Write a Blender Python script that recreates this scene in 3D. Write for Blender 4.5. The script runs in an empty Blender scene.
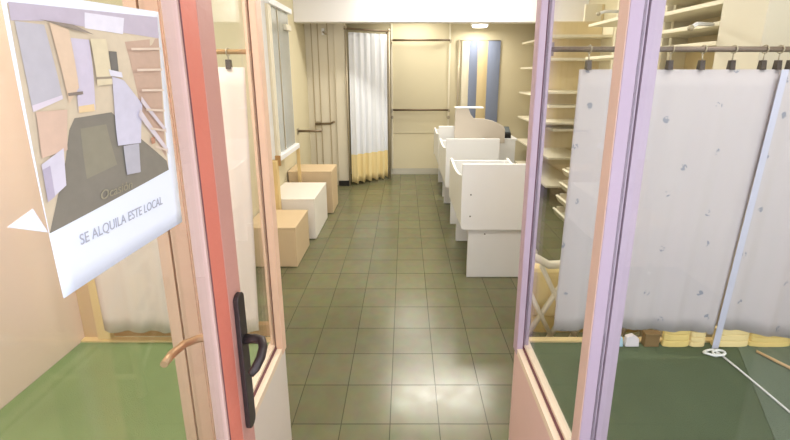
import bpy, bmesh, math, random
from mathutils import Vector, Matrix
random.seed(7)
S = bpy.context.scene
C = S.collection
PI = math.pi

# ------------------------------------------------------------------ materials
def lin(c):
    return tuple((v / 255 / 12.92) if v / 255 <= .04045 else ((v / 255 + .055) / 1.055) ** 2.4 for v in c) + (1,)

def mat(name, rgb, rough=.5, metal=0, var=.06, scale=6, bump=0, bscale=60, spec=.5, trans=0):
    m = bpy.data.materials.new(name); m.use_nodes = True
    n, l = m.node_tree.nodes, m.node_tree.links
    b = n['Principled BSDF']
    b.inputs['Roughness'].default_value = rough
    b.inputs['Metallic'].default_value = metal
    b.inputs['Specular IOR Level'].default_value = spec
    tc = n.new('ShaderNodeTexCoord')
    nz = n.new('ShaderNodeTexNoise'); nz.inputs['Scale'].default_value = scale; nz.inputs['Detail'].default_value = 4
    l.new(tc.outputs['Object'], nz.inputs['Vector'])
    mx = n.new('ShaderNodeMix'); mx.data_type = 'RGBA'
    c = lin(rgb)
    mx.inputs['A'].default_value = tuple(v * (1 - var) for v in c[:3]) + (1,)
    mx.inputs['B'].default_value = tuple(min(1, v * (1 + var)) for v in c[:3]) + (1,)
    l.new(nz.outputs['Fac'], mx.inputs['Factor'])
    l.new(mx.outputs['Result'], b.inputs['Base Color'])
    if bump:
        n2 = n.new('ShaderNodeTexNoise'); n2.inputs['Scale'].default_value = bscale; n2.inputs['Detail'].default_value = 5
        l.new(tc.outputs['Object'], n2.inputs['Vector'])
        bp = n.new('ShaderNodeBump'); bp.inputs['Strength'].default_value = bump; bp.inputs['Distance'].default_value = .01
        l.new(n2.outputs['Fac'], bp.inputs['Height']); l.new(bp.outputs['Normal'], b.inputs['Normal'])
    if trans:                                             # thin cloth lets some light through
        tr = n.new('ShaderNodeBsdfTranslucent'); l.new(mx.outputs['Result'], tr.inputs['Color'])
        ms = n.new('ShaderNodeMixShader'); ms.inputs[0].default_value = trans
        out = n['Material Output']
        l.new(b.outputs[0], ms.inputs[1]); l.new(tr.outputs[0], ms.inputs[2]); l.new(ms.outputs[0], out.inputs[0])
    return m

def emit(name, rgb, st):
    m = bpy.data.materials.new(name); m.use_nodes = True
    b = m.node_tree.nodes['Principled BSDF']
    b.inputs['Base Color'].default_value = lin(rgb)
    b.inputs['Emission Color'].default_value = lin(rgb)
    b.inputs['Emission Strength'].default_value = st
    return m

def glass_mat(name, tint=(.97, .98, .97)):
    m = bpy.data.materials.new(name); m.use_nodes = True
    n, l = m.node_tree.nodes, m.node_tree.links
    n.remove(n['Principled BSDF'])
    tr = n.new('ShaderNodeBsdfTransparent'); tr.inputs[0].default_value = tint + (1,)
    gl = n.new('ShaderNodeBsdfGlossy'); gl.inputs['Roughness'].default_value = .02
    lw = n.new('ShaderNodeLayerWeight'); lw.inputs['Blend'].default_value = .5
    pw = n.new('ShaderNodeMath'); pw.operation = 'POWER'; pw.inputs[1].default_value = 5
    l.new(lw.outputs['Facing'], pw.inputs[0])
    ma = n.new('ShaderNodeMath'); ma.operation = 'MULTIPLY_ADD'; ma.inputs[1].default_value = .9; ma.inputs[2].default_value = .025
    l.new(pw.outputs[0], ma.inputs[0])
    ms = n.new('ShaderNodeMixShader')
    l.new(ma.outputs[0], ms.inputs[0]); l.new(tr.outputs[0], ms.inputs[1]); l.new(gl.outputs[0], ms.inputs[2])
    l.new(ms.outputs[0], n['Material Output'].inputs[0])
    return m

def tile_mat():
    m = bpy.data.materials.new('olive_floor_tile'); m.use_nodes = True
    n, l = m.node_tree.nodes, m.node_tree.links
    b = n['Principled BSDF']
    tc = n.new('ShaderNodeTexCoord')
    mp = n.new('ShaderNodeMapping'); mp.inputs['Location'].default_value = (.065 + .2125 * 20, -1.313 + .202 * 20, 0)
    l.new(tc.outputs['Object'], mp.inputs['Vector'])
    br = n.new('ShaderNodeTexBrick'); br.offset = 0; br.squash = 1
    br.inputs['Scale'].default_value = 1
    br.inputs['Brick Width'].default_value = .2125; br.inputs['Row Height'].default_value = .202
    br.inputs['Mortar Size'].default_value = .0022; br.inputs['Mortar Smooth'].default_value = .3
    br.inputs['Bias'].default_value = 0
    br.inputs['Color1'].default_value = lin((105, 104, 76)); br.inputs['Color2'].default_value = lin((114, 112, 84))
    br.inputs['Mortar'].default_value = lin((68, 67, 48))
    l.new(mp.outputs[0], br.inputs['Vector'])
    nz = n.new('ShaderNodeTexNoise'); nz.inputs['Scale'].default_value = 14; nz.inputs['Detail'].default_value = 6
    l.new(tc.outputs['Object'], nz.inputs['Vector'])
    mx = n.new('ShaderNodeMix'); mx.data_type = 'RGBA'; mx.blend_type = 'MULTIPLY'; mx.inputs['Factor'].default_value = .35
    l.new(br.outputs['Color'], mx.inputs['A']); l.new(nz.outputs['Color'], mx.inputs['B'])
    hs = n.new('ShaderNodeHueSaturation'); hs.inputs['Value'].default_value = 1.2
    l.new(mx.outputs['Result'], hs.inputs['Color']); l.new(hs.outputs[0], b.inputs['Base Color'])
    b.inputs['Roughness'].default_value = .2
    b.inputs['Specular IOR Level'].default_value = .55
    mr = n.new('ShaderNodeMapRange'); mr.inputs['To Min'].default_value = .13; mr.inputs['To Max'].default_value = .3
    l.new(nz.outputs['Fac'], mr.inputs['Value']); l.new(mr.outputs[0], b.inputs['Roughness'])
    bp = n.new('ShaderNodeBump'); bp.inputs['Strength'].default_value = .5; bp.inputs['Distance'].default_value = .003; bp.invert = True
    l.new(br.outputs['Fac'], bp.inputs['Height']); l.new(bp.outputs['Normal'], b.inputs['Normal'])
    return m

def motif_mat(name, rgb, rgb2):                            # sheer cloth with small scattered embroidered sprigs
    m = mat(name, rgb, .9, var=.03, trans=.35)
    n, l = m.node_tree.nodes, m.node_tree.links
    mx = [x for x in n if x.type == 'MIX'][0]
    tc = [x for x in n if x.type == 'TEX_COORD'][0]
    vo = n.new('ShaderNodeTexVoronoi'); vo.voronoi_dimensions = '2D'; vo.inputs['Scale'].default_value = 6.5; vo.inputs['Randomness'].default_value = .6
    sx_ = n.new('ShaderNodeSeparateXYZ'); cx_ = n.new('ShaderNodeCombineXYZ'); l.new(tc.outputs['Object'], sx_.inputs[0])
    l.new(sx_.outputs['X'], cx_.inputs['X']); l.new(sx_.outputs['Z'], cx_.inputs['Y']); l.new(cx_.outputs[0], vo.inputs['Vector'])
    nz = n.new('ShaderNodeTexNoise'); nz.inputs['Scale'].default_value = 90
    l.new(tc.outputs['Object'], nz.inputs['Vector'])
    a = n.new('ShaderNodeMath'); a.operation = 'LESS_THAN'; a.inputs[1].default_value = .075
    l.new(vo.outputs['Distance'], a.inputs[0])
    g = n.new('ShaderNodeMath'); g.operation = 'GREATER_THAN'; g.inputs[1].default_value = .5
    l.new(nz.outputs['Fac'], g.inputs[0])
    k = n.new('ShaderNodeMath'); k.operation = 'MULTIPLY'
    l.new(a.outputs[0], k.inputs[0]); l.new(g.outputs[0], k.inputs[1])
    m2 = n.new('ShaderNodeMix'); m2.data_type = 'RGBA'; m2.inputs['B'].default_value = lin(rgb2)
    l.new(k.outputs[0], m2.inputs['Factor']); l.new(mx.outputs['Result'], m2.inputs['A'])
    for x in n:
        if x.type == 'BSDF_PRINCIPLED': l.new(m2.outputs['Result'], x.inputs['Base Color'])
        if x.type == 'BSDF_TRANSLUCENT': l.new(m2.outputs['Result'], x.inputs['Color'])
    return m

def hem_mat():                                             # white curtain with a yellow band at the foot
    m = mat('fitting_curtain_cloth', (226, 228, 232), .9, var=.03)
    n, l = m.node_tree.nodes, m.node_tree.links
    mx = [x for x in n if x.type == 'MIX'][0]; tc = [x for x in n if x.type == 'TEX_COORD'][0]
    sp = n.new('ShaderNodeSeparateXYZ'); l.new(tc.outputs['Object'], sp.inputs[0])
    lt = n.new('ShaderNodeMath'); lt.operation = 'LESS_THAN'; lt.inputs[1].default_value = .425
    l.new(sp.outputs['Z'], lt.inputs[0])
    m2 = n.new('ShaderNodeMix'); m2.data_type = 'RGBA'; m2.inputs['B'].default_value = lin((236, 216, 160))
    l.new(lt.outputs[0], m2.inputs['Factor']); l.new(mx.outputs['Result'], m2.inputs['A'])
    l.new(m2.outputs['Result'], n['Principled BSDF'].inputs['Base Color'])
    return m

M = dict(
    cream=mat('cream_wall_paint', (216, 206, 174), .7, var=.03, scale=2),
    peach=mat('peach_wall_paint', (246, 220, 204), .7, var=.03, scale=2),
    white_ceiling=mat('white_ceiling_paint', (238, 236, 232), .8, var=.02, scale=2),
    beam=mat('white_beam_paint', (240, 238, 238), .7, var=.01, scale=2),
    greywhite=mat('grey_white_panel', (218, 210, 190), .6, var=.03),
    track=mat('beige_brown_track', (176, 160, 128), .5),  # upright tracks, a slightly darker beige than the partition
    baseboard=mat('pale_baseboard', (196, 192, 178), .5),
    black=mat('black_base', (40, 38, 34), .5),
    pinkframe=mat('pink_frame_paint', (226, 184, 170), .45, var=.04, bump=.1),
    leftframe=mat('frame_left_front_light_tone', (210, 174, 146), .45, var=.04, bump=.1),  # pink frame paint, front tone shifted for the light falling on it
    leftside=mat('frame_left_side_light_tone', (232, 196, 170), .45, var=.04, bump=.1),  # same pink paint, light on the side faces put into the tone
    farlitframe=mat('frame_far_side_light_tone', (182, 158, 170), .45, var=.04, bump=.1),  # same pink paint toned for light on the right far post's side
    sidelitframe=mat('frame_right_side_light_tone', (214, 184, 170), .45, var=.04, bump=.1),  # same pink paint, passage-side light put into the colour
    skylitframe=mat('frame_right_sky_light_tone', (178, 158, 174), .45, var=.04, bump=.1),  # same pink paint, blue sky light put into the front colour
    pinkpanel=mat('pink_panel_paint', (224, 190, 180), .5, var=.04),
    lightpanel=mat('light_panel_paint', (222, 212, 202), .5, var=.04),
    bead=mat('pale_glazing_bead', (234, 214, 190), .45),
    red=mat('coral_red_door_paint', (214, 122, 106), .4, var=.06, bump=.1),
    redbrown=mat('muted_red_door_paint', (194, 142, 132), .45, var=.08, bump=.1),  # duller red on the stile's far half and the lower panel
    palepink=mat('pale_pink_bead_paint', (200, 166, 158), .45),
    groove=mat('dark_joint', (112, 70, 72), .8),
    iron=mat('dark_bronze_lock', (70, 62, 62), .4, metal=.6, var=.15, scale=40),
    brass=mat('aged_brass', (180, 146, 110), .35, metal=.4),
    steel=mat('dull_steel_bar', (176, 164, 140), .35, metal=.25),
    railbar=mat('brown_steel_rail', (120, 104, 82), .35, metal=.3),
    rod=mat('dark_curtain_rod', (112, 96, 84), .4, metal=.4),
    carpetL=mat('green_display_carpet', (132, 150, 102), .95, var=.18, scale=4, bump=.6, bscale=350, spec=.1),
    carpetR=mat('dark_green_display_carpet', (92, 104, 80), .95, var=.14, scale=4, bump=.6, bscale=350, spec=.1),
    carpetGlare=mat('green_carpet_glare', (108, 120, 102), .95, var=.14, scale=4, bump=.6, bscale=350, spec=.1),  # paler green paints the reflection and shade step on the right carpet
    wood=mat('pale_wood_trim', (222, 194, 138), .55, var=.1, scale=12),
    tanwood=mat('tan_wood', (206, 174, 132), .6, var=.08, scale=10),
    brownwood=mat('brown_wood_rail', (170, 132, 84), .55, var=.1, scale=10),
    clothL=mat('ivory_display_cloth', (236, 222, 210), .9, var=.04, trans=.3),
    clothR=motif_mat('white_sprigged_cloth', (214, 207, 208), (164, 166, 178)),
    clothR2=mat('bluish_white_hem_cloth', (214, 214, 228), .9, var=.03, trans=.3),
    fitting=hem_mat(),
    laminate=mat('white_laminate', (232, 232, 230), .35, var=.02),
    greylam=mat('grey_beige_laminate', (206, 196, 182), .45, var=.03),
    tanbox=mat('tan_laminate', (212, 188, 152), .5, var=.04),
    whitebox=mat('white_box_laminate', (236, 230, 220), .45, var=.03),
    shelf=mat('cream_white_shelf', (234, 226, 202), .45, var=.03),
    shelfback=mat('yellow_cream_back_panel', (222, 202, 156), .6, var=.05),
    mirror=mat('mirror_glass', (206, 208, 202), .16, metal=.6, var=.01),
    whiteframe=mat('white_enamel_frame', (238, 238, 240), .35),
    blue=mat('blue_strip_cloth', (134, 144, 168), .85),
    paper=mat('white_paper', (232, 236, 252), .7, var=.02),
    ink=mat('grey_ink', (176, 176, 190), .8),
    palescript=mat('pale_script_ink', (158, 150, 128), .8),
    rope=mat('white_cord', (226, 226, 222), .85),
    cane=mat('white_painted_cane', (226, 218, 196), .5, var=.08, scale=30),
    yellow=mat('yellow_cushion_cloth', (232, 204, 128), .9, var=.1, scale=10),
    yellow2=mat('pale_yellow_cloth', (240, 216, 156), .9, var=.1, scale=10),
    packet=mat('light_blue_packet', (176, 208, 226), .4),
    packetw=mat('pale_packet', (232, 222, 224), .4),
    brownbox=mat('dark_brown_card', (128, 100, 62), .8),
    plastic=mat('black_plastic', (30, 30, 32), .4),
    screen=mat('grey_plastic', (90, 96, 98), .3),
    screw=mat('dark_screw', (112, 110, 106), .4, metal=.5),
    tile=tile_mat(), glass=glass_mat('clear_pane'), 
    lamp=emit('lit_lamp_cover', (255, 250, 240), 3.0),
    lamphousing=mat('white_lamp_housing', (236, 236, 236), .4),
)

# ------------------------------------------------------------------ mesh helpers
def bx(bm, x0, x1, y0, y1, z0, z1, mi=0):
    vs = [bm.verts.new((x, y, z)) for z in (z0, z1) for y in (y0, y1) for x in (x0, x1)]
    for f in ((0, 2, 3, 1), (4, 5, 7, 6), (0, 1, 5, 4), (2, 6, 7, 3), (0, 4, 6, 2), (1, 3, 7, 5)):
        bm.faces.new([vs[i] for i in f]).material_index = mi
    return vs

def prism(bm, pts, axis, a0, a1, mi=0):
    def mk(p, a):
        return {'x': (a, p[0], p[1]), 'y': (p[0], a, p[1]), 'z': (p[0], p[1], a)}[axis]
    A = [bm.verts.new(mk(p, a0)) for p in pts]; B = [bm.verts.new(mk(p, a1)) for p in pts]
    n = len(pts)
    bm.faces.new(A).material_index = mi; bm.faces.new(B[::-1]).material_index = mi
    for i in range(n):
        bm.faces.new((A[i], B[i], B[(i + 1) % n], A[(i + 1) % n])).material_index = mi

def tube(bm, pts, r, seg=8, closed=False, mi=0):
    pts = [Vector(p) for p in pts]; rings = []
    N = len(pts); up = None
    for i, p in enumerate(pts):
        t = (pts[(i + 1) % N] - pts[i - 1]) if closed else (pts[min(i + 1, N - 1)] - pts[max(i - 1, 0)])
        t.normalize()
        if up is None:
            up = Vector((0, 0, 1)) if abs(t.z) < .9 else Vector((1, 0, 0))
        s = t.cross(up).normalized(); up = s.cross(t).normalized()
        rr = r[i] if isinstance(r, (list, tuple)) else r
        rings.append([bm.verts.new(p + rr * (math.cos(2 * PI * k / seg) * s + math.sin(2 * PI * k / seg) * up)) for k in range(seg)])
    R = range(N if closed else N - 1)
    for i in R:
        a, b = rings[i], rings[(i + 1) % N]
        for k in range(seg):
            f = bm.faces.new((a[k], a[(k + 1) % seg], b[(k + 1) % seg], b[k])); f.smooth = True; f.material_index = mi
    if not closed:
        bm.faces.new(rings[0][::-1]).material_index = mi; bm.faces.new(rings[-1]).material_index = mi

def obj(name, bm, m, parent=None, bevel=0, smooth=False):
    bmesh.ops.recalc_face_normals(bm, faces=bm.faces)
    me = bpy.data.meshes.new(name); bm.to_mesh(me); bm.free()
    o = bpy.data.objects.new(name, me); C.objects.link(o)
    for k in (m if isinstance(m, (list, tuple)) else [m]): me.materials.append(k)
    if smooth:
        for p in me.polygons: p.use_smooth = True
    if bevel:
        b = o.modifiers.new('bevel', 'BEVEL'); b.width = bevel; b.segments = 3; b.limit_method = 'ANGLE'; b.angle_limit = .6
    if parent is not None:
        o.parent = parent; me.transform(Matrix.Translation(-parent.location))
    return o

def box(name, x0, x1, y0, y1, z0, z1, m, parent=None, bevel=0):
    bm = bmesh.new(); bx(bm, x0, x1, y0, y1, z0, z1); return obj(name, bm, m, parent, bevel)

def tube_obj(name, pts, r, m, parent=None, seg=10, closed=False):
    bm = bmesh.new(); tube(bm, pts, r, seg, closed); return obj(name, bm, m, parent)

def tag(o, label, cat, group=None):
    o['label'] = label; o['category'] = cat
    if group: o['group'] = group
    return o

def thing(name, loc, label, cat, group=None):
    o = bpy.data.objects.new(name, None); C.objects.link(o); o.location = loc; o.empty_display_size = .05
    return tag(o, label, cat, group)

def struct(o, label=None, cat=None):
    o['kind'] = 'structure'
    if label: o['label'] = label
    if cat: o['category'] = cat
    return o

def sempty(name, loc, label, cat):
    o = bpy.data.objects.new(name, None); C.objects.link(o); o.location = loc; o.empty_display_size = .05
    return struct(o, label, cat)

def copy_tree(o, parent=None):
    c = o.copy(); C.objects.link(c)
    if parent is not None: c.parent = parent
    for ch in list(o.children): copy_tree(ch, c)
    return c

def drape(name, top, bot, z0, z1, folds, amp, m, parent=None, nx=60, nz=16, thick=.002, wob=0, zb=None):
    """cloth from the line top=(x0,y0,x1,y1) at z1 to the line bot at z0"""
    bm = bmesh.new(); g = []
    ph = random.random() * 6
    for j in range(nz + 1):
        t = j / nz; row = []
        for i in range(nx + 1):
            u = i / nx
            x0 = top[0] + (bot[0] - top[0]) * t; x1 = top[2] + (bot[2] - top[2]) * t
            y0 = top[1] + (bot[1] - top[1]) * t; y1 = top[3] + (bot[3] - top[3]) * t
            x = x0 + (x1 - x0) * u; y = y0 + (y1 - y0) * u
            w = amp * (.45 + .55 * t) * (math.sin(2 * PI * folds * u + ph + .6 * math.sin(3 * u + t)) + .3 * math.sin(2 * PI * folds * 2.3 * u + 1.3))
            L = math.hypot(x1 - x0, y1 - y0); nxv, nyv = -(y1 - y0) / L, (x1 - x0) / L
            zz = z1 + ((zb(u) if zb else z0) - z1) * t
            row.append(bm.verts.new((x + nxv * w, y + nyv * w, zz + (wob * math.sin(2 * PI * folds * u + ph) * t))))
        g.append(row)
    for j in range(nz):
        for i in range(nx):
            bm.faces.new((g[j][i], g[j][i + 1], g[j + 1][i + 1], g[j + 1][i])).smooth = True
    o = obj(name, bm, m, parent)
    s = o.modifiers.new('thickness', 'SOLIDIFY'); s.thickness = thick
    return o

# ------------------------------------------------------------------ room shell
XL, XR, YB, ZC = -1.25, 2.05, 5.3, 2.62
YF = -.25
struct(box('floor', XL - .1, XR + .1, YF, YB + .1, -.06, 0, M['tile']), 'olive green square tiled shop floor running to the back wall', 'floor')
bm = bmesh.new(); bx(bm, XL - .1, XR + .1, YF, 4.31, ZC, ZC + .08); bx(bm, XL - .1, XR + .1, 4.31, YB + .1, 2.2, 2.28)
struct(obj('ceiling', bm, M['white_ceiling']), 'white shop ceiling, lower behind the beam', 'ceiling')
bm = bmesh.new(); bx(bm, XL - .1, XL, 1.3, YB + .1, 0, ZC)
struct(obj('wall_left', bm, M['cream']), 'cream side wall on the left behind the boxes', 'wall')
struct(box('wall_left_display', XL - .1, XL, YF, 1.3, 0, ZC, M['peach']), 'peach side wall of the left display window', 'wall')
struct(box('wall_right', XR, XR + .1, YF, YB + .1, 0, ZC, M['cream']), 'cream side wall on the right behind the shelving', 'wall')
bm = bmesh.new(); bx(bm, XL, XR, YB, YB + .1, 0, 2.2)
bx(bm, -.2, .63, YB - .012, YB, .62, 2.2); bx(bm, -.2, .63, YB - .009, YB, .09, .61)
struct(obj('wall_back', bm, M['cream']), 'cream panelled back wall of the shop', 'wall')
struct(box('baseboard_back', XL, XR, YB - .02, YB, 0, .085, M['baseboard']), 'pale baseboard along the back wall', 'baseboard')
struct(box('trim_1', XL, XR, 4.3, 4.42, 2.05, ZC, M['beam'], bevel=.006), 'wide white beam crossing the shop under the ceiling', 'beam')
# fitting-room partition, its pale end column
bm = bmesh.new(); bx(bm, XL, -.885, 4.74, 4.78, 0, 2.2)
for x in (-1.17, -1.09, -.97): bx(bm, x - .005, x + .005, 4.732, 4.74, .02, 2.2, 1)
struct(obj('wall_fitting_room', bm, [M['greywhite'], M['track']]), 'grey cream partition with thin upright tracks left of the curtain', 'wall')
c = sempty('trim_2', (-.82, 4.76, 0), 'pale square column with black foot beside the white curtain', 'column')
box('column_shaft', -.885, -.755, 4.71, 4.83, .07, 2.2, M['greywhite'], c, .004)
box('black_foot', -.885, -.75, 4.7, 4.83, 0, .07, M['black'], c)

# ------------------------------------------------------------------ shop-window returns beside the entrance passage
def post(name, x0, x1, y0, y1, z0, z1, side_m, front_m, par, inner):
    """square glazing post: side and camera faces in lit tones of one pink paint, a dark joint line running its length"""
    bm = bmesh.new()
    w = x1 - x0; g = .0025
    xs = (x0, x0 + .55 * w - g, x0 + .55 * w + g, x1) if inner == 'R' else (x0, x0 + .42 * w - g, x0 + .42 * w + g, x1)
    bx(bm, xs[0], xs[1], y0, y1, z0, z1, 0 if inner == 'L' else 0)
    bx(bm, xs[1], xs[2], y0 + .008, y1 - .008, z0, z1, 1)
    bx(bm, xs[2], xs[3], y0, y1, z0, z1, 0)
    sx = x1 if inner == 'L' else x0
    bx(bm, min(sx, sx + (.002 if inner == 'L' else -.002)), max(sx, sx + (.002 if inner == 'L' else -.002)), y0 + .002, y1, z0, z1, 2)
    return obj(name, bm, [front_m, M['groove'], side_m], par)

def window_return(name, side, label, fm, sm, fs, pm):
    # side -1: left of the passage, its passage face at x=-.46 ; +1: right, face at x=.42
    X = -.46 if side < 0 else .42
    o = sempty(name, (X, .6, 0), label, 'display window')
    a, b = (X - .065, X) if side < 0 else (X, X + .065)
    inner = 'L' if side < 0 else 'R'
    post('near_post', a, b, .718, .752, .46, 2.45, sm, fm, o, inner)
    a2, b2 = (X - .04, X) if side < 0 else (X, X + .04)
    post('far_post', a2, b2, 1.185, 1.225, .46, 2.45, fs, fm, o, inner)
    xm = X + side * .028
    box('glass_pane', xm - .003, xm + .003, .752, 1.185, .5, 2.4, M['glass'], o)
    box('glass_pane', xm - .003, xm + .003, -.2, .718, .5, 2.4, M['glass'], o)
    bm = bmesh.new(); s = side
    def sb(x0, x1, y0, y1, z0, z1, mi): bx(bm, min(X + s * x0, X + s * x1), max(X + s * x0, X + s * x1), y0, y1, z0, z1, mi)
    sb(0, .02, -.2, 1.23, .46, .485, 0); sb(.02, .026, -.2, 1.22, .46, .492, 1); sb(.026, .05, -.2, 1.22, .46, .502, 0)
    obj('sill', bm, [M['bead'], M['groove']], o)
    box('lower_panel', min(X + s * .004, X + s * .04), max(X + s * .004, X + s * .04), -.2, 1.225, 0, .46, pm, o)
    box('top_rail', min(X, X + s * .06), max(X, X + s * .06), -.2, 1.23, 2.4, 2.62, fm, o)
    return o
window_return('window_1', -1, 'glazed side of the left display window with pink posts, light toned into their colour', M['leftframe'], M['leftside'], M['leftside'], M['lightpanel'])
window_return('window_2', 1, 'glazed side of the right display window with pink posts toned lilac by painted sky light', M['skylitframe'], M['sidelitframe'], M['farlitframe'], M['pinkpanel'])

# carpeted plinths of the two display windows
def plinth(name, x0, x1, label, cm, strip=None):
    o = thing(name, ((x0 + x1) / 2, .5, 0), label, 'display plinth')
    box('base_box', x0, x1, -.2, 1.24, 0, .468, M['tanwood'], o)
    box('carpet', x0, x1, -.2, 1.225, .468, .48, cm, o)
    box('edge_trim', x0, x1, 1.225, 1.245, .468, .488, M['wood'], o)
    if strip:  # thin patch carrying the painted reflection tone
        bm = bmesh.new(); prism(bm, strip, 'z', .48, .482); obj('carpet_glare', bm, M['carpetGlare'], o)['label'] = 'paler patch painting reflected light on the carpet'
    return o
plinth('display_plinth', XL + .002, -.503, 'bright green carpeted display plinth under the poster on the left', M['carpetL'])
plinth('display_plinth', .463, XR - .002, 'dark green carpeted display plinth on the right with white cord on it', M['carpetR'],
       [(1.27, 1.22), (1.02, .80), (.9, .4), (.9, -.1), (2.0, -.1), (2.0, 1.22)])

# ------------------------------------------------------------------ the open door leaf on the left
d = sempty('door_1', (-.35, .3, 0), 'open entrance door leaf with coral red stile and dark lever handle on the left', 'door')
X0, X1 = -.377, -.35
bm = bmesh.new()
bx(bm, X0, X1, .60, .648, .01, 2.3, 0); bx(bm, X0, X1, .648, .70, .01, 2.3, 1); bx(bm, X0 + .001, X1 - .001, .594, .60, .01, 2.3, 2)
bx(bm, X1 - .0035, X1 + .0003, .599, .602, .01, 2.3, 3)
obj('lock_stile', bm, [M['red'], M['redbrown'], M['palepink'], M['groove']], d, .002)
box('hinge_stile', X0, X1, -.2, -.11, .01, 2.3, M['red'], d, .003)
box('top_rail', X0, X1, -.11, .578, 2.18, 2.3, M['red'], d, .003)
box('bottom_rail', X0, X1, -.11, .578, .01, .1, M['red'], d, .003)
box('lower_panel', X0 + .01, X1 - .01, -.11, .578, .1, .42, M['redbrown'], d)
box('middle_rail', X0, X1, -.11, .578, .42, .5, M['red'], d, .003)
box('glass_pane', -.359, -.3545, -.11, .596, .5, 2.18, M['glass'], d)
bm = bmesh.new()
pl = [(.676 + .015 * math.cos(a), .889 + (.15 if a < PI else -.15) + .015 * math.sin(a)) for a in [i * PI / 8 for i in range(0, 17)]]
prism(bm, pl, 'x', X1 + .0004, X1 + .011); obj('lock_plate', bm, M['iron'], d, .002)
tube_obj('lever_handle', [(X1 + .006, .676, .945), (-.318, .676, .947), (-.302, .672, .946), (-.294, .658, .942), (-.293, .64, .932), (-.299, .625, .92), (-.306, .618, .912)],
         [.011, .009, .009, .009, .0095, .0095, .007], M['iron'], d)['label'] = 'dark curved lever on the passage side'
tube_obj('lever_handle', [(X0 - .001, .66, .962), (-.405, .66, .962), (-.425, .655, .964), (-.442, .635, .967), (-.447, .605, .97), (-.446, .58, .97)],
         [.009, .008, .008, .008, .0085, .007], M['brass'], d)['label'] = 'brass lever on the window side'

# ------------------------------------------------------------------ poster on the door glass
px = -.3535
po = thing('poster', (px, .44, 1.27), 'white paper sign with a shop photo taped to the door glass at upper left', 'poster')
cn = dict(BL=(.332, 1.275), TL=(.338, 1.572), TR=(.549, 1.584), BR=(.541, 1.268))
def bil(u, v, off=0):
    y = (cn['BL'][0] * (1 - u) + cn['BR'][0] * u) * (1 - v) + (cn['TL'][0] * (1 - u) + cn['TR'][0] * u) * v
    z = (cn['BL'][1] * (1 - u) + cn['BR'][1] * u) * (1 - v) + (cn['TL'][1] * (1 - u) + cn['TR'][1] * u) * v
    return (bulge(u, v) + off, y, z)
def bulge(u, v):
    return px + .0012 + .006 * (1 - u) ** 2 * (1 - v) ** 2 + .0025 * math.sin(PI * u) * math.sin(2 * PI * v) ** 2
bm = bmesh.new(); n = 14
g = [[bm.verts.new(bil(i / n, j / n)) for i in range(n + 1)] for j in range(n + 1)]
for j in range(n):
    for i in range(n): bm.faces.new((g[j][i], g[j][i + 1], g[j + 1][i + 1], g[j + 1][i])).smooth = True
o = obj('paper_sheet', bm, M['paper'], po); s = o.modifiers.new('t', 'SOLIDIFY'); s.thickness = .0006; s.offset = 0
bm = bmesh.new(); prism(bm, [(.303, 1.365), (.327, 1.373), (.336, 1.345)], 'x', px + .0004, px + .001)
obj('folded_corner', bm, M['paper'], po)
# the printed photograph: flat areas of printed colour, each one a thin layer over the last
prints = [
 ((206, 186, 158), [(0.341, 1.56), (0.544, 1.576), (0.524, 1.358), (0.333, 1.345)]),
 ((186, 150, 128), [(0.473, 1.537), (0.541, 1.547), (0.522, 1.377), (0.485, 1.448)]),
 ((112, 104, 92), [(0.385, 1.452), (0.435, 1.453), (0.522, 1.372), (0.524, 1.358), (0.333, 1.345), (0.366, 1.411), (0.377, 1.441)]),
 ((126, 118, 98), [(0.39, 1.44), (0.425, 1.44), (0.43, 1.39), (0.385, 1.385)]),
 ((182, 168, 186), [(0.342, 1.561), (0.544, 1.576), (0.541, 1.547), (0.375, 1.549), (0.341, 1.545)]),
 ((222, 216, 230), [(0.421, 1.564), (0.479, 1.566), (0.472, 1.546), (0.417, 1.547)]),
 ((178, 172, 182), [(0.344, 1.545), (0.371, 1.545), (0.375, 1.475), (0.343, 1.467)]),
 ((214, 200, 214), [(0.343, 1.469), (0.375, 1.477), (0.375, 1.473), (0.343, 1.463)]),
 ((198, 186, 206), [(0.396, 1.535), (0.419, 1.535), (0.412, 1.458), (0.39, 1.457)]),
 ((224, 190, 140), [(0.391, 1.464), (0.411, 1.465), (0.411, 1.457), (0.39, 1.457)]),
 ((92, 86, 80), [(0.443, 1.524), (0.455, 1.524), (0.452, 1.496), (0.44, 1.495)]),
 ((198, 192, 212), [(0.441, 1.495), (0.459, 1.49), (0.487, 1.458), (0.475, 1.408), (0.436, 1.412)]),
 ((168, 164, 176), [(0.444, 1.41), (0.471, 1.408), (0.464, 1.371), (0.44, 1.374)]),
 ((208, 172, 150), [(0.345, 1.463), (0.377, 1.462), (0.369, 1.421), (0.341, 1.419)]),
 ((206, 198, 216), [(0.339, 1.413), (0.365, 1.424), (0.359, 1.386), (0.337, 1.376)]),
 ((172, 160, 184), [(0.339, 1.408), (0.347, 1.41), (0.345, 1.379), (0.337, 1.376)]),
]
def pxy(x, y):                                             # printed-picture coordinates to paper coordinates
    return (.341 + .203 * x - .018 * x * (1 - y), 1.352 + (.208 + .016 * x) * y)
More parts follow.
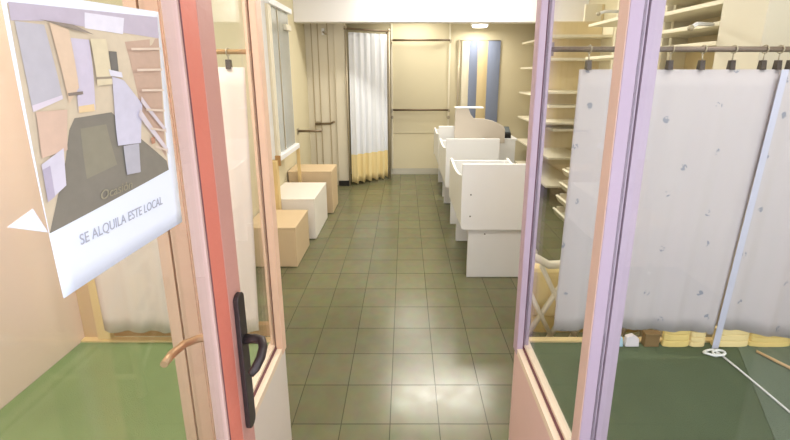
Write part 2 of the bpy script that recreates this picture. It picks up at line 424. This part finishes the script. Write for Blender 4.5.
for rgb, pts in (((214, 182, 152), [(.17, .93), (.27, .90), (.27, .62), (.2, .55)]), ((120, 104, 92), [(.2, .60), (.29, .60), (.29, .585), (.2, .585)]),
                 ((214, 196, 160), [(.39, .86), (.50, .86), (.50, .62), (.39, .62)]), ((140, 124, 104), [(.39, .665), (.5, .662), (.5, .65), (.39, .653)]),
                 ((128, 112, 100), [(.12, .94), (.30, .925), (.42, .88), (.30, .90)]), ((218, 212, 226), [(.48, .70), (.58, .68), (.585, .65), (.49, .665)]),
                 ((206, 192, 200), [(.72, .46), (.98, .17), (.98, .13), (.70, .42)]), ((206, 192, 200), [(.74, .53), (.98, .30), (.98, .27), (.73, .50)]),
                 ((170, 112, 84), [(.80, .27), (.84, .27), (.84, .23), (.80, .23)])):
    prints.append((rgb, [pxy(*q) for q in pts]))
for k in range(6):
    z = 1.53 - .026 * k
    prints.append(((216, 192, 172), [(.478 + .004 * k, z), (.537 - .003 * k, z + .004 - .003 * k), (.537 - .003 * k, z + .001 - .003 * k), (.478 + .004 * k, z - .003)]))
bm = bmesh.new(); mats = []
def inv(y, z):
    v = (z - 1.2715) / .3065
    yl = cn['BL'][0] * (1 - v) + cn['TL'][0] * v; yr = cn['BR'][0] * (1 - v) + cn['TR'][0] * v
    return (y - yl) / (yr - yl), v
for k, (rgb, pts) in enumerate(prints):
    mats.append(mat('print_tone', tuple(255 - (255 - c_) * .86 for c_ in rgb), .6, var=.08, scale=90))
    fine = []
    for a, b in zip(pts, pts[1:] + pts[:1]):
        for t in range(8):
            y = a[0] + (b[0] - a[0]) * t / 8; z = a[1] + (b[1] - a[1]) * t / 8
            fine.append((y, z))
    cy = sum(p[0] for p in fine) / len(fine); cz = sum(p[1] for p in fine) / len(fine)
    rings = []
    for q in (1, .75, .5, .25):
        ring = []
        for y, z in fine:
            yy, zz = cy + (y - cy) * q, cz + (z - cz) * q
            u, v = inv(yy, zz); ring.append(bm.verts.new((bulge(u, v) + .0007 + .00013 * k, yy, zz)))
        rings.append(ring)
    for r0, r1 in zip(rings, rings[1:]):
        for i in range(len(r0)):
            j = (i + 1) % len(r0); bm.faces.new((r0[i], r0[j], r1[j], r1[i])).material_index = k
    bm.faces.new(rings[-1]).material_index = k
obj('printed_photo', bm, mats, po)['label'] = 'printed photo of the shop interior'

def text(name, s, size, y0, z0, ang, m, par, off, shear=0, w=None):
    cu = bpy.data.curves.new(name, 'FONT'); cu.body = s; cu.size = size; cu.extrude = .00015; cu.shear = shear
    t = bpy.data.objects.new(name, cu); C.objects.link(t)
    bpy.context.view_layer.update()
    if w: cu.size = size; sx = w / max(t.dimensions.x, 1e-6)
    else: sx = 1
    dg = bpy.context.evaluated_depsgraph_get()
    me = bpy.data.meshes.new_from_object(t.evaluated_get(dg)); bpy.data.objects.remove(t)
    o = bpy.data.objects.new(name, me); C.objects.link(o); me.materials.clear(); me.materials.append(m)
    ca, sa = math.cos(ang), math.sin(ang)
    for vv in me.vertices:
        a, b, c_ = vv.co.x * sx, vv.co.y, vv.co.z
        y, z = y0 + a * ca - b * sa, z0 + a * sa + b * ca
        u, v = inv(y, z)
        vv.co = (bulge(u, v) + off + c_, y, z)
    o.parent = par; me.transform(Matrix.Translation(-par.location))
    return o
text('caption', 'SE ALQUILA ESTE LOCAL', .017, .362, 1.318, -.035, M['ink'], po, .0008, w=.138)
text('script_note', 'Ocasión', .015, .394, 1.357, -.02, M['palescript'], po, .003, shear=.25)

# ------------------------------------------------------------------ left display window: back frame, cloth, rod
o = struct(bpy.data.objects.new('trim_3', None), 'pale wooden frame closing the back of the left display', 'frame'); C.objects.link(o); o.location = (-1.18, 1.25, .48)
box('upright', XL, -1.19, 1.245, 1.275, .48, 2.6, M['tanwood'], o, .002)
box('upright', -1.185, -1.135, 1.23, 1.262, .488, 2.6, M['wood'], o, .003)
box('cross_rail', -1.135, -.51, 1.246, 1.27, .49, .54, M['brownwood'], o, .003)
cl = thing('display_curtain', (-.83, 1.21, .55), 'ivory cloth hanging behind the left display window', 'curtain')
drape('cloth', (-1.135, 1.2, -.515, 1.2), (-1.125, 1.2, -.548, 1.2), .548, 1.515, 6, .004, M['clothL'], cl, wob=.003)
rl = thing('curtain_rod', (-.8, 1.21, 1.565), 'brown curtain rod above the ivory cloth in the left display', 'curtain rod')
tube_obj('rod', [(-1.19, 1.2, 1.563), (-.46, 1.2, 1.563)], .008, M['brownwood'], rl)
def clip(x, y, zr, zc_, label, group, dark=M['iron']):
    t = thing('curtain_clip', (x, y, zc_), label, 'curtain clip', group)
    ring = [(x, y + .0125 * math.cos(a), zr + .0125 * math.sin(a)) for a in [i * PI / 6 for i in range(12)]]
    tube_obj('ring', ring, .002, M['steel'], t, 6, True)
    bm = bmesh.new(); prism(bm, [(y - .009, zc_ - .008), (y + .009, zc_ - .008), (y + .006, zc_ + .022), (y - .006, zc_ + .022)], 'x', x - .008, x + .008)
    obj('clamp', bm, dark, t, .001)
    tube_obj('hook', [(x, y, zr - .0125), (x, y, zc_ + .02)], .002, M['steel'], t, 6)
    return t
clip(-.565, 1.2, 1.563, 1.517, 'single dark clip holding the ivory cloth left of the passage', None)

# ------------------------------------------------------------------ right display window: rod, two cloths, clips, oddments
rr = thing('curtain_rod', (1.2, 1.2, 1.57), 'dark curtain rod above the white cloth in the right display', 'curtain rod')
tube_obj('rod', [(.45, 1.2, 1.571), (1.98, 1.2, 1.571)], .009, M['rod'], rr)
for x in (.46, 1.97): 
    bm = bmesh.new(); bx(bm, x - .012, x + .012, 1.195, 1.25, 1.55, 1.592); obj('bracket', bm, M['rod'], rr)
zb = lambda u: .557 + .012 * math.sin(PI * min(1, u * 1.3)) - .012 * (u > .95)
ca = thing('display_curtain', (.86, 1.2, .55), 'white sprigged cloth behind the right display glass, the one nearer the passage', 'curtain')
drape('cloth', (.562, 1.2, 1.215, 1.2), (.553, 1.19, 1.145, 1.19), .557, 1.508, 5, .005, M['clothR'], ca, zb=zb)
cb = thing('display_curtain', (1.5, 1.2, .52), 'white cloth at the right edge of the photo, beyond the cord knot', 'curtain')
drape('cloth', (1.205, 1.2, 1.8, 1.2), (1.165, 1.19, 1.8, 1.19), .54, 1.508, 4, .006, M['clothR'], cb, zb=lambda u: .572 - .05 * min(1, u * 2.2))
bm = bmesh.new(); prism(bm, [(1.195, 1.508), (1.217, 1.508), (1.168, .49), (1.144, .49)], 'y', 1.1815, 1.183); obj('hem_band', bm, M['clothR2'], cb)['label'] = 'bluish white folded edge'
names = ['leftmost dark clip on the white display cloth, beside the passage', 'second dark clip from the left on the white display cloth', 'third dark clip from the left on the white display cloth',
         'fourth dark clip from the left on the white display cloth', 'fifth dark clip from the left, above the folded cloth edge', 'dark clip just right of the folded cloth edge', 'rightmost dark clip on the white display cloth']
for x, nm in zip((.588, .848, .95, 1.047, 1.146, 1.195, 1.235), names): clip(x, 1.2, 1.571, 1.515, nm, 'clips on the right display curtain rod')

# cord with a loose knot at the curtain foot
cd = thing('cord', (1.15, 1.16, .48), 'white cord knotted at the curtain foot and running over the dark green carpet', 'cord')
pts = [(1.155, 1.165, .487), (1.162, 1.1, .486), (1.168, 1.0, .486), (1.172, .9, .486), (1.176, .7, .486), (1.19, .4, .486), (1.2, .0, .486)]
tube_obj('strand', pts, .0035, M['rope'], cd, 8)
tube_obj('knot_loop', [(1.125 + .024 * math.cos(a), 1.163 + .013 * math.sin(a), .488 + .004 * math.sin(2 * a)) for a in [i * PI / 8 for i in range(16)]], .004, M['rope'], cd, 8, True)
tube_obj('knot_loop', [(1.15 + .02 * math.cos(a), 1.158 + .012 * math.sin(a), .493 + .003 * math.cos(a)) for a in [i * PI / 6 for i in range(12)]], .004, M['rope'], cd, 8, True)

def cloth_pile(x0, x1, y0, y1, h, m, label, k):
    bm = bmesh.new(); n = 12; L = k
    for q in range(L):
        z0 = .481 + h * q / L; z1 = z0 + h / L * .94
        vs = []
        for i in range(n):
            a = 2 * PI * i / n
            c_, s_ = math.cos(a), math.sin(a)
            r = (abs(c_) ** 4 + abs(s_) ** 4) ** -.25
            vs.append(((x0 + x1) / 2 + (x1 - x0) / 2 * r * c_ * (1 - .03 * (q % 2)), (y0 + y1) / 2 + (y1 - y0) / 2 * r * s_))
        prism(bm, vs, 'z', z0, z1)
    return tag(obj('folded_cloth', bm, m, None, .003), label, 'folded cloth', 'folded yellow cloths under the right display curtain')
cloth_pile(.975, 1.075, 1.198, 1.222, .082, M['yellow'], 'golden folded cloth under the curtain just left of the pale one', 3)
cloth_pile(1.078, 1.135, 1.198, 1.222, .086, M['yellow2'], 'pale yellow folded cloth under the curtain left of the cord knot', 4)
cloth_pile(1.165, 1.30, 1.198, 1.222, .08, M['yellow2'], 'long pale yellow folded cloth under the curtain right of the cord knot', 3)
cloth_pile(1.305, 1.46, 1.198, 1.222, .062, M['yellow'], 'golden folded cloth under the curtain at the right edge', 3)
bm = bmesh.new(); bx(bm, .905, .96, 1.2, 1.222, .481, .535); bx(bm, .902, .963, 1.198, 1.223, .528, .538); tag(obj('carton', bm, M['brownbox'], None, .002), 'small dark brown carton under the curtain beside the golden cloth', 'carton')
bm = bmesh.new(); prism(bm, [(.765, .482), (.825, .482), (.82, .52), (.80, .527), (.77, .518)], 'y', 1.2, 1.216); tag(obj('packet', bm, M['packet'], None, .002), 'light blue packet under the curtain at the left of the row', 'packet')
bm = bmesh.new(); prism(bm, [(.832, .482), (.885, .482), (.882, .515), (.86, .53), (.836, .522)], 'y', 1.2, 1.216); tag(obj('packet', bm, M['packetw'], None, .002), 'pale pinkish packet under the curtain beside the brown carton', 'packet')
st = tube_obj('stick', [(1.30, 1.17, .489), (1.36, 1.06, .489), (1.42, .95, .489)], [.005, .006, .005], M['tanwood']); tag(st, 'light brown stick lying on the carpet at the right edge', 'stick')

# ------------------------------------------------------------------ wicker armchair behind the right display
ch = thing('cane_armchair', (.9, 1.75, 0), 'white cane armchair with yellow cushion behind the right display curtain', 'chair')
x0, x1, yf, yb, xa, xb = .53, 1.15, 1.46, 1.92, .735, 1.10
bm = bmesh.new(); tube(bm, [(x0 + (x1 - x0) * i / 14, yf - .05 * math.sin(PI * i / 14), .705 + .02 * math.cos(2 * PI * i / 4.6)) for i in range(15)], .018); obj('top_rail', bm, M['cane'], ch)
bm = bmesh.new()
for z, r in ((.28, .016), (.1, .013)): tube(bm, [(x0, yf, z), (x1, yf, z), (xb, yb, z), (xa, yb, z)], r, 8, True)
obj('seat_frame', bm, M['cane'], ch)
bm = bmesh.new()
for i in range(6):
    q = x0 + .105 * i
    tube(bm, [(q, yf - .005, .28), (min(q + .2, x1), yf - .02, .28 + .4 * min(.2, x1 - q) / .2)], .011, 6)
    if i: tube(bm, [(q + .05, yf - .012, .28), (max(q - .15, x0), yf - .02, .28 + .4 * (min(.2, q + .05 - x0)) / .2)], .011, 6)
obj('lattice_back', bm, M['cane'], ch)
for x, x2 in ((x0, xa), (x1, xb)):
    tube_obj('leg', [(x, yf, .0), (x, yf, .71)], .02, M['cane'], ch); tube_obj('leg', [(x2, yb, .0), (x2, yb, .5)], .02, M['cane'], ch)
    tube_obj('arm', [(x, yf, .6), ((x + x2) / 2, (yf + yb) / 2, .56), (x2, yb, .5)], .018, M['cane'], ch)
bm = bmesh.new(); prism(bm, [(x0 + .05, yf + .03), (x1 - .04, yf + .03), (xb - .01, yb - .03), (xa + .02, yb - .03)], 'z', .297, .39); obj('seat_cushion', bm, M['yellow'], ch, .03)
box('back_cushion', x0 + .03, x1 - .03, yf + .02, yf + .10, .39, .64, M['yellow2'], ch, .035)

# ------------------------------------------------------------------ display bins (white counters)
def make_bin():
    t = thing('display_bin', (.395, 2.43, 0), '', 'display bin', 'white display bins in a row')
    w, dp, zb_, zt = .51, .70, .395, .88
    X, Y = .395, 2.43
    bm = bmesh.new()
    r = .03
    pts = [(X + r - r * math.cos(a), zb_ + r - r * math.sin(a)) for a in [i * PI / 2 / 5 for i in range(6)]] + \
          [(X + w - r + r * math.sin(a), zb_ + r - r * math.cos(a)) for a in [i * PI / 2 / 5 for i in range(6)]] + [(X + w, zt), (X, zt)]
    prism(bm, pts, 'y', Y, Y + .022); obj('front_panel', bm, M['laminate'], t, .004)
    for xs in (X + .001, X + w - .021):
        bm = bmesh.new()
        top = [(Y + .022 + (dp - .044) * u, zt - .085 - .045 * math.sin(PI * u) * (1 - .3 * u) - .03 * u) for u in [i / 10 for i in range(11)]]
        prism(bm, [(Y + .022, zb_ + .02)] + top + [(Y + dp - .022, zb_ + .02)], 'x', xs, xs + .02); obj('side_panel', bm, M['laminate'], t, .003)
    box('back_panel', X, X + w, Y + dp - .022, Y + dp, zb_, zt - .14, M['laminate'], t, .004)
    box('bin_floor', X + .022, X + w - .022, Y + .022, Y + dp - .022, zb_ + .02, zb_ + .04, M['laminate'], t)
    for yy in (Y + .045, Y + dp - .06): box('foot_panel', X + .065, X + w - .045, yy, yy + .025, 0, zb_ + .02, M['laminate'], t, .003)
    for sx, sz in ((.065, .66), (.065, .50)):
        bm = bmesh.new(); prism(bm, [(X + sx + .006 * math.cos(a), sz + .006 * math.sin(a)) for a in [i * PI / 4 for i in range(8)]], 'y', Y - .003, Y + .002); obj('screw', bm, M['screw'], t)
    bm = bmesh.new(); prism(bm, [(X + .185 + .006 * math.cos(a), .345 + .006 * math.sin(a)) for a in [i * PI / 4 for i in range(8)]], 'y', Y + .042, Y + .048); obj('screw', bm, M['screw'], t)
    return t
b0 = make_bin(); b0['label'] = 'nearest white display bin, its whole front panel and foot panel in view'
for loc, lb in (((.39, 3.40, 0), 'middle white display bin right behind the nearest bin'), ((.395, 4.225, 0), 'farthest white display bin, left of the cash desk near the back wall')):
    c = copy_tree(b0); c.location = loc; c['label'] = lb

# cash desk
k = thing('cash_desk', (1.05, 4.3, 0), 'grey beige cash desk with a sloping curved screen between the bins', 'cash desk')
prof = [(.568, .70), (.568, 1.075), (.58, 1.098), (.64, 1.098), (.72, 1.095), (.745, 1.03), (.78, .985), (.90, .978), (1.0, .955), (1.08, .92), (1.125, .89), (1.145, .85), (1.145, .70)]
bm = bmesh.new(); prism(bm, prof, 'y', 4.125, 4.15); obj('front_screen', bm, M['greylam'], k, .004)
box('ledge', .568, .89, 4.12, 4.205, 1.096, 1.112, M['whiteframe'], k, .004)
box('desk_top', .93, 1.30, 4.152, 4.66, .72, .745, M['laminate'], k, .004)
box('body', .95, 1.28, 4.152, 4.64, 0, .72, M['laminate'], k, .003)
t = thing('card_reader', (1.19, 4.25, .745), 'small black card terminal at the right end of the cash desk', 'card terminal')
bm = bmesh.new(); prism(bm, [(4.17, .746), (4.30, .746), (4.32, .85), (4.28, .87), (4.17, .80)], 'x', 1.152, 1.23)
obj('body', bm, M['plastic'], t, .006)
bm = bmesh.new(); prism(bm, [(4.185, .812), (4.265, .863), (4.264, .867), (4.183, .816)], 'x', 1.16, 1.222); obj('keypad', bm, M['screen'], t)

# ------------------------------------------------------------------ boxes on the floor at the left
def cube_box(x0, x1, y0, y1, z, m, label):
    t = thing('display_cube', ((x0 + x1) / 2, (y0 + y1) / 2, 0), label, 'display cube', 'display cubes along the left wall')
    bm = bmesh.new(); bx(bm, x0, x1, y0, y1, 0.006, z - .02); obj('body', bm, m, t, .004)
    box('lid', x0 - .002, x1 + .002, y0 - .002, y1 + .002, z - .02, z, m, t, .005)
    return t
cube_box(-1.235, -.84, 2.61, 2.98, .335, M['tanbox'], 'nearest tan display cube by the left wall')
cube_box(-1.235, -.81, 3.1, 3.6, .39, M['whitebox'], 'white display cube between the two tan ones by the left wall')
cube_box(-1.235, -.775, 3.72, 4.02, .475, M['tanbox'], 'farthest tan display cube by the left wall, behind the white one')
ds = thing('door_stop', (-.98, 2.55, 0), 'small dark door stop on the floor before the nearest tan cube', 'door stop')
bm = bmesh.new(); prism(bm, [(-.985 + .015 * math.cos(a), 2.56 + .015 * math.sin(a)) for a in [i * PI / 6 for i in range(12)]], 'z', 0, .06); obj('body', bm, M['brownbox'], ds)
bm = bmesh.new(); prism(bm, [(-.955 + .01 * math.cos(a), 2.52 + .01 * math.sin(a)) for a in [i * PI / 6 for i in range(12)]], 'z', 0, .012); obj('cap', bm, M['whiteframe'], ds)

# ------------------------------------------------------------------ mirror cabinet on the left wall
mc = thing('mirror_cabinet', (-1.17, 3.4, .75), 'white framed wall mirror cabinet on the left above the white cube', 'mirror')
box('case', -1.247, -1.125, 3.1, 3.68, .75, 2.09, M['whiteframe'], mc, .003)
box('mirror_glass', -1.125, -1.118, 3.16, 3.65, .79, 2.04, M['mirror'], mc)
box('glass_door', -1.122, -1.112, 3.34, 3.352, .79, 2.04, M['steel'], mc)
box('top_rail', -1.125, -1.085, 3.09, 3.69, 2.04, 2.09, M['whiteframe'], mc, .006)
box('bottom_rail', -1.125, -1.085, 3.09, 3.69, .735, .785, M['whiteframe'], mc, .006)
box('side_rail', -1.125, -1.1, 3.09, 3.16, .785, 2.04, M['greywhite'], mc, .004)
box('bracket', -1.125, -1.08, 3.075, 3.09, .7, .79, M['brownwood'], mc)
box('hook_plate', -1.118, -1.085, 3.5, 3.64, 1.88, 1.93, M['greywhite'], mc, .004)
box('leg', -1.2, -1.1, 3.03, 3.085, .0, .75, M['wood'], mc, .004)
box('leg', -1.125, -1.09, 3.69, 3.705, .0, .78, M['wood'], mc, .003)
# garment rails on the left
g1 = thing('garment_arm', (-1.1, 4.2, .82), 'short dark garment arm on the left wall beyond the mirror', 'garment arm', 'garment arms on the left')
tube_obj('bar', [(-1.245, 4.2, .826), (-.97, 4.2, .826)], .015, M['railbar'], g1)
box('wall_plate', -1.2505, -1.24, 4.17, 4.23, .79, .86, M['steel'], g1)
g2 = thing('garment_arm', (-1.03, 4.7, .84), 'dark garment arm on the partition left of the pale column', 'garment arm', 'garment arms on the left')
tube_obj('bar', [(-1.16, 4.69, .842), (-.97, 4.69, .846), (-.9, 4.6, .88)], .015, M['railbar'], g2)
box('wall_plate', -1.16, -1.1, 4.69, 4.739, .82, .87, M['steel'], g2)
g3 = thing('shelf_bracket', (-.98, 4.7, 1.97), 'small sloping bracket high on the partition beside the pale column', 'bracket')
tube_obj('bar', [(-1.02, 4.725, 1.99), (-.99, 4.66, 1.97), (-.94, 4.6, 1.94)], .01, M['steel'], g3)
box('wall_plate', -1.035, -1.005, 4.722, 4.7395, 1.95, 2.03, M['whiteframe'], g3)

# ------------------------------------------------------------------ fitting-room curtain
fc = thing('fitting_room_curtain', (-.48, 4.86, 0), 'white curtain with yellow hem closing the fitting room at the back', 'curtain')
drape('cloth', (-.70, 4.71, -.245, 5.0), (-.70, 4.71, -.245, 5.02), .035, 1.985, 5.5, .024, M['fitting'], fc, nx=90, nz=22, wob=.012)
fr = thing('fitting_room_frame', (-.48, 4.86, 0), 'metal posts and rod holding the white fitting room curtain', 'curtain frame')
tube_obj('post', [(-.735, 4.69, .0), (-.735, 4.69, 2.04)], .012, M['steel'], fr); tube_obj('post', [(-.215, 5.03, .0), (-.215, 5.03, 2.04)], .016, M['steel'], fr)
tube_obj('post', [(-.245, 5.06, .0), (-.245, 5.06, 2.04)], .01, M['railbar'], fr)
tube_obj('rod', [(-.75, 4.682, 2.025), (-.2, 5.04, 2.025)], .014, M['railbar'], fr)
for x, y in ((-.735, 4.69), (-.215, 5.03)):
    bm = bmesh.new(); bmesh.ops.create_uvsphere(bm, u_segments=12, v_segments=8, radius=.022, matrix=Matrix.Translation((x, y, 2.04))); obj('finial', bm, M['steel'], fr, smooth=True)
# garment rail on the back wall
gr = thing('wall_garment_rail', (.21, 5.24, 0), 'two level steel garment rail on the back wall beside the curtain', 'garment rail')
for x in (-.185, .625):
    box('upright', x - .012, x + .012, 5.262, 5.287, .09, 2.2, M['shelf'], gr, .002)
    for z in (1.925, .974): box('bracket', x - .01, x + .01, 5.15, 5.262, z - .03, z + .01, M['steel'], gr, .002)
    bm = bmesh.new(); prism(bm, [(x + .022 * math.cos(a), .86 + .022 * math.sin(a)) for a in [i * PI / 6 for i in range(12)]], 'y', 5.225, 5.262); obj('knob', bm, M['steel'], gr)
for z in (1.925, .974): tube_obj('bar', [(-.17, 5.16, z), (.61, 5.16, z)], .015, M['railbar'], gr)

# striped hanging in the back doorway
sh = thing('striped_hanging', (1.05, 5.27, 0), 'blue and cream striped door hanging on the back wall', 'door curtain')
xs = [.775, .835, .93, 1.08, 1.225, 1.30]; cols = [M['shelf'], M['blue'], M['shelfback'], M['blue'], M['shelf']]
for a, b, m in zip([.80, .90, 1.02, 1.16], [.90, 1.02, 1.16, 1.335], cols):
    bm = bmesh.new(); n = 6
    pts = [(a + (b - a) * i / n, 5.272 - .012 * math.sin(PI * i / n)) for i in range(n + 1)] + [(b, 5.28), (a, 5.28)]
    prism(bm, pts, 'z', .09, 1.925); obj('strip', bm, m, sh)['label'] = 'blue strip' if m is M['blue'] else 'cream strip'
tube_obj('side_post', [(.755, 5.265, .09), (.755, 5.265, 1.94)], .016, M['steel'], sh)
tube_obj('top_bar', [(.75, 5.275, 1.93), (1.335, 5.275, 1.93)], .006, M['steel'], sh)

# ------------------------------------------------------------------ shelving along the right wall
def shelf_unit(y0, y1, zs, xf, label, step=0):
    t = thing('wall_shelving', (1.85, (y0 + y1) / 2, 0), label, 'shelving', 'shelving along the right wall')
    box('back_board', 2.02, 2.045, y0, y1, 0, 2.18 if y1 > 4 else 2.4, M['shelfback'], t)
    for y in (y0, y1 - .025): box('side_upright', xf + .25, 2.02, y, y + .025, 0, 2.18 if y1 > 4 else 2.4, M['shelf'], t, .002)
    for z in zs: box('shelf', xf, 2.019, y0 + .026, y1 - .026, z - .012, z + .012, M['shelf'], t, .003)
    return t
shelf_unit(3.95, 5.2, (1.88, 1.55, 1.22, .88, .55, .22), 1.6, 'far right wall shelving with widely spaced shelves near the back wall')
shelf_unit(2.75, 3.4, (1.90, 1.62, 1.30, 1.0), 1.62, 'middle right wall shelving behind the left edge of the white cloth')
eu = thing('end_shelving', (1.65, 3.7, 0), 'narrow shelf rack facing the passage, seen between window post and white cloth', 'shelving')
box('back_board', 1.42, 2.0, 3.86, 3.88, .7, 2.0, M['shelfback'], eu)
box('side_upright', 1.40, 1.42, 3.84, 3.89, 0, 2.0, M['shelf'], eu, .003); box('side_upright', 2.0, 2.018, 3.66, 3.89, 0, 2.0, M['shelf'], eu, .003)
for z, q, dd in ((1.84, 1.40, .0), (1.62, 1.38, -.03), (1.30, 1.38, -.03), (1.155, 1.46, .04), (1.0, 1.36, -.06), (.92, 1.5, 0)): box('shelf', q, 2.0, 3.66 + dd, 3.86, z - .012, z + .014, M['shelf'], eu, .003)
shelf_unit(1.98, 2.73, (1.97, 1.86, 1.75, 1.65, 1.45, 1.25, 1.0, .8), 1.65, 'nearest right wall shelving above the white display cloth')
# sloping trays under the middle shelving
tr0 = thing('sloping_tray', (1.6, 3.3, 0), '', 'tray', 'sloping trays under the right shelving')
bm = bmesh.new()
prism(bm, [(1.44, .20), (1.47, .14), (1.80, .14), (1.80, .16), (1.48, .16), (1.46, .21)], 'y', 2.8, 3.38)
obj('tray_body', bm, M['shelf'], tr0, .004)
bm = bmesh.new()
for i in range(4): bx(bm, 1.47, 1.79, 2.86 + i * .16, 2.872 + i * .16, .165, .225)
obj('divider', bm, M['shelf'], tr0, .003)
tr0['label'] = 'lowest white divided tray under the middle right shelving'
for i, lb in enumerate(('second lowest white divided tray under the middle right shelving', 'second highest white divided tray under the middle right shelving', 'topmost white divided tray under the middle right shelving')):
    c = copy_tree(tr0); c.location.z = .13 * (i + 1); c.location.x += .02 * (i + 1); c['label'] = lb
pp = struct(box('trim_4', 1.62, 2.049, 1.72, 1.97, 0, 2.62, M['greywhite'], None, .004), 'pale square pillar on the right wall above the white cloth', 'pillar')
for y, z, lb in ((3.0, 1.93, 'white hanging bar on the middle shelving seen left of the window post'), (2.05, 1.72, 'dark tipped bar on the nearest shelving right of the window post')):
    hb = thing('display_bar', (1.6, y, z), lb, 'display bar', 'display bars on the right shelving')
    tube_obj('bar', [(1.66, y, z + .03), (1.55, y - .02, z + .03), (1.46, y - .1, z + .0)], .011, M['whiteframe'], hb); 
    bm = bmesh.new(); bmesh.ops.create_uvsphere(bm, u_segments=10, v_segments=8, radius=.016, matrix=Matrix.Translation((1.46, y - .1, z))); obj('tip', bm, M['steel'], hb, smooth=True)

# ------------------------------------------------------------------ lamps
cl_ = thing('ceiling_lamp', (1.0, 5.0, 2.2), 'round white ceiling lamp above the striped hanging at the back', 'ceiling lamp')
bm = bmesh.new(); prism(bm, [(.98 + .12 * math.cos(a), 5.0 + .12 * math.sin(a)) for a in [i * PI / 12 for i in range(24)]], 'z', 2.1, 2.199); obj('housing', bm, M['lamphousing'], cl_, .004)
bm = bmesh.new(); prism(bm, [(.98 + .1 * math.cos(a), 5.0 + .1 * math.sin(a)) for a in [i * PI / 12 for i in range(24)]], 'z', 2.075, 2.1); obj('diffuser', bm, M['lamp'], cl_, .01)

def area(name, loc, rot, sx, sy, p, col):
    li = bpy.data.lights.new(name, 'AREA'); li.shape = 'RECTANGLE'; li.size = sx; li.size_y = sy; li.energy = p; li.color = col
    o = bpy.data.objects.new(name, li); C.objects.link(o); o.location = loc; o.rotation_euler = rot
    return o
WARM = (1, .95, .86)
for i, (x, y) in enumerate(((.45, 3.95), (.3, 2.3))):
    f = thing('fluorescent_lamp', (x, y, ZC), ('fluorescent ceiling lamp before the white beam', 'fluorescent ceiling lamp above the nearest bin')[i], 'ceiling lamp', 'fluorescent ceiling lamps')
    box('housing', x - .62, x + .62, y - .08, y + .08, 2.575, 2.619, M['lamphousing'], f, .004)
    box('diffuser', x - .6, x + .6, y - .06, y + .06, 2.555, 2.575, M['lamp'], f, .006)
    area('fluorescent_light', (x, y, 2.55), (0, 0, 0), 1.2, .12, 30 if i == 0 else 16, WARM)
for x, y, p, lb in ((-.86, .62, 18, 'added fill lamp on the ceiling of the left display window'), (1.2, .62, 8, 'added fill lamp on the ceiling of the right display window')):  # unseen fill lamps added to brighten the two displays
    f = thing('display_fill_lamp', (x, y, ZC), lb, 'ceiling lamp', 'added display fill lamps')
    box('housing', x - .25, x + .25, y - .05, y + .05, 2.58, 2.619, M['lamphousing'], f, .004)
    box('diffuser', x - .24, x + .24, y - .04, y + .04, 2.565, 2.58, M['lamp'], f, .005)
    area('display_fill_light', (x, y, 2.56), (0, 0, 0), .48, .08, p, (1, .97, .92))
area('ceiling_lamp_light', (.98, 5.0, 2.06), (0, 0, 0), .2, .2, 5, WARM)
li = bpy.data.lights.new('rear_light', 'AREA'); li.size = .6; li.energy = 7; li.color = WARM
o = bpy.data.objects.new('rear_light', li); C.objects.link(o); o.location = (.1, 4.85, 2.19)

# ------------------------------------------------------------------ daylight from the street, camera
w = bpy.data.worlds.new('sky'); S.world = w; w.use_nodes = True
bg = w.node_tree.nodes['Background']; bg.inputs[0].default_value = (.85, .895, 1, 1); bg.inputs[1].default_value = 2.0

cam = bpy.data.cameras.new('camera'); co = bpy.data.objects.new('camera', cam); C.objects.link(co)
cam.sensor_width = 36; cam.lens = 365 / 790 * 36
cam.shift_x = -10 / 790; cam.shift_y = -73 / 790; cam.clip_start = .02
co.location = (0, 0, 1.5); co.rotation_euler = (PI / 2 - math.atan(75 / 365), 0, 0)
S.camera = co
S.view_settings.view_transform = 'Standard'; S.view_settings.look = 'None'; S.view_settings.gamma = 1; S.view_settings.use_curve_mapping = False
S.view_settings.exposure = .35
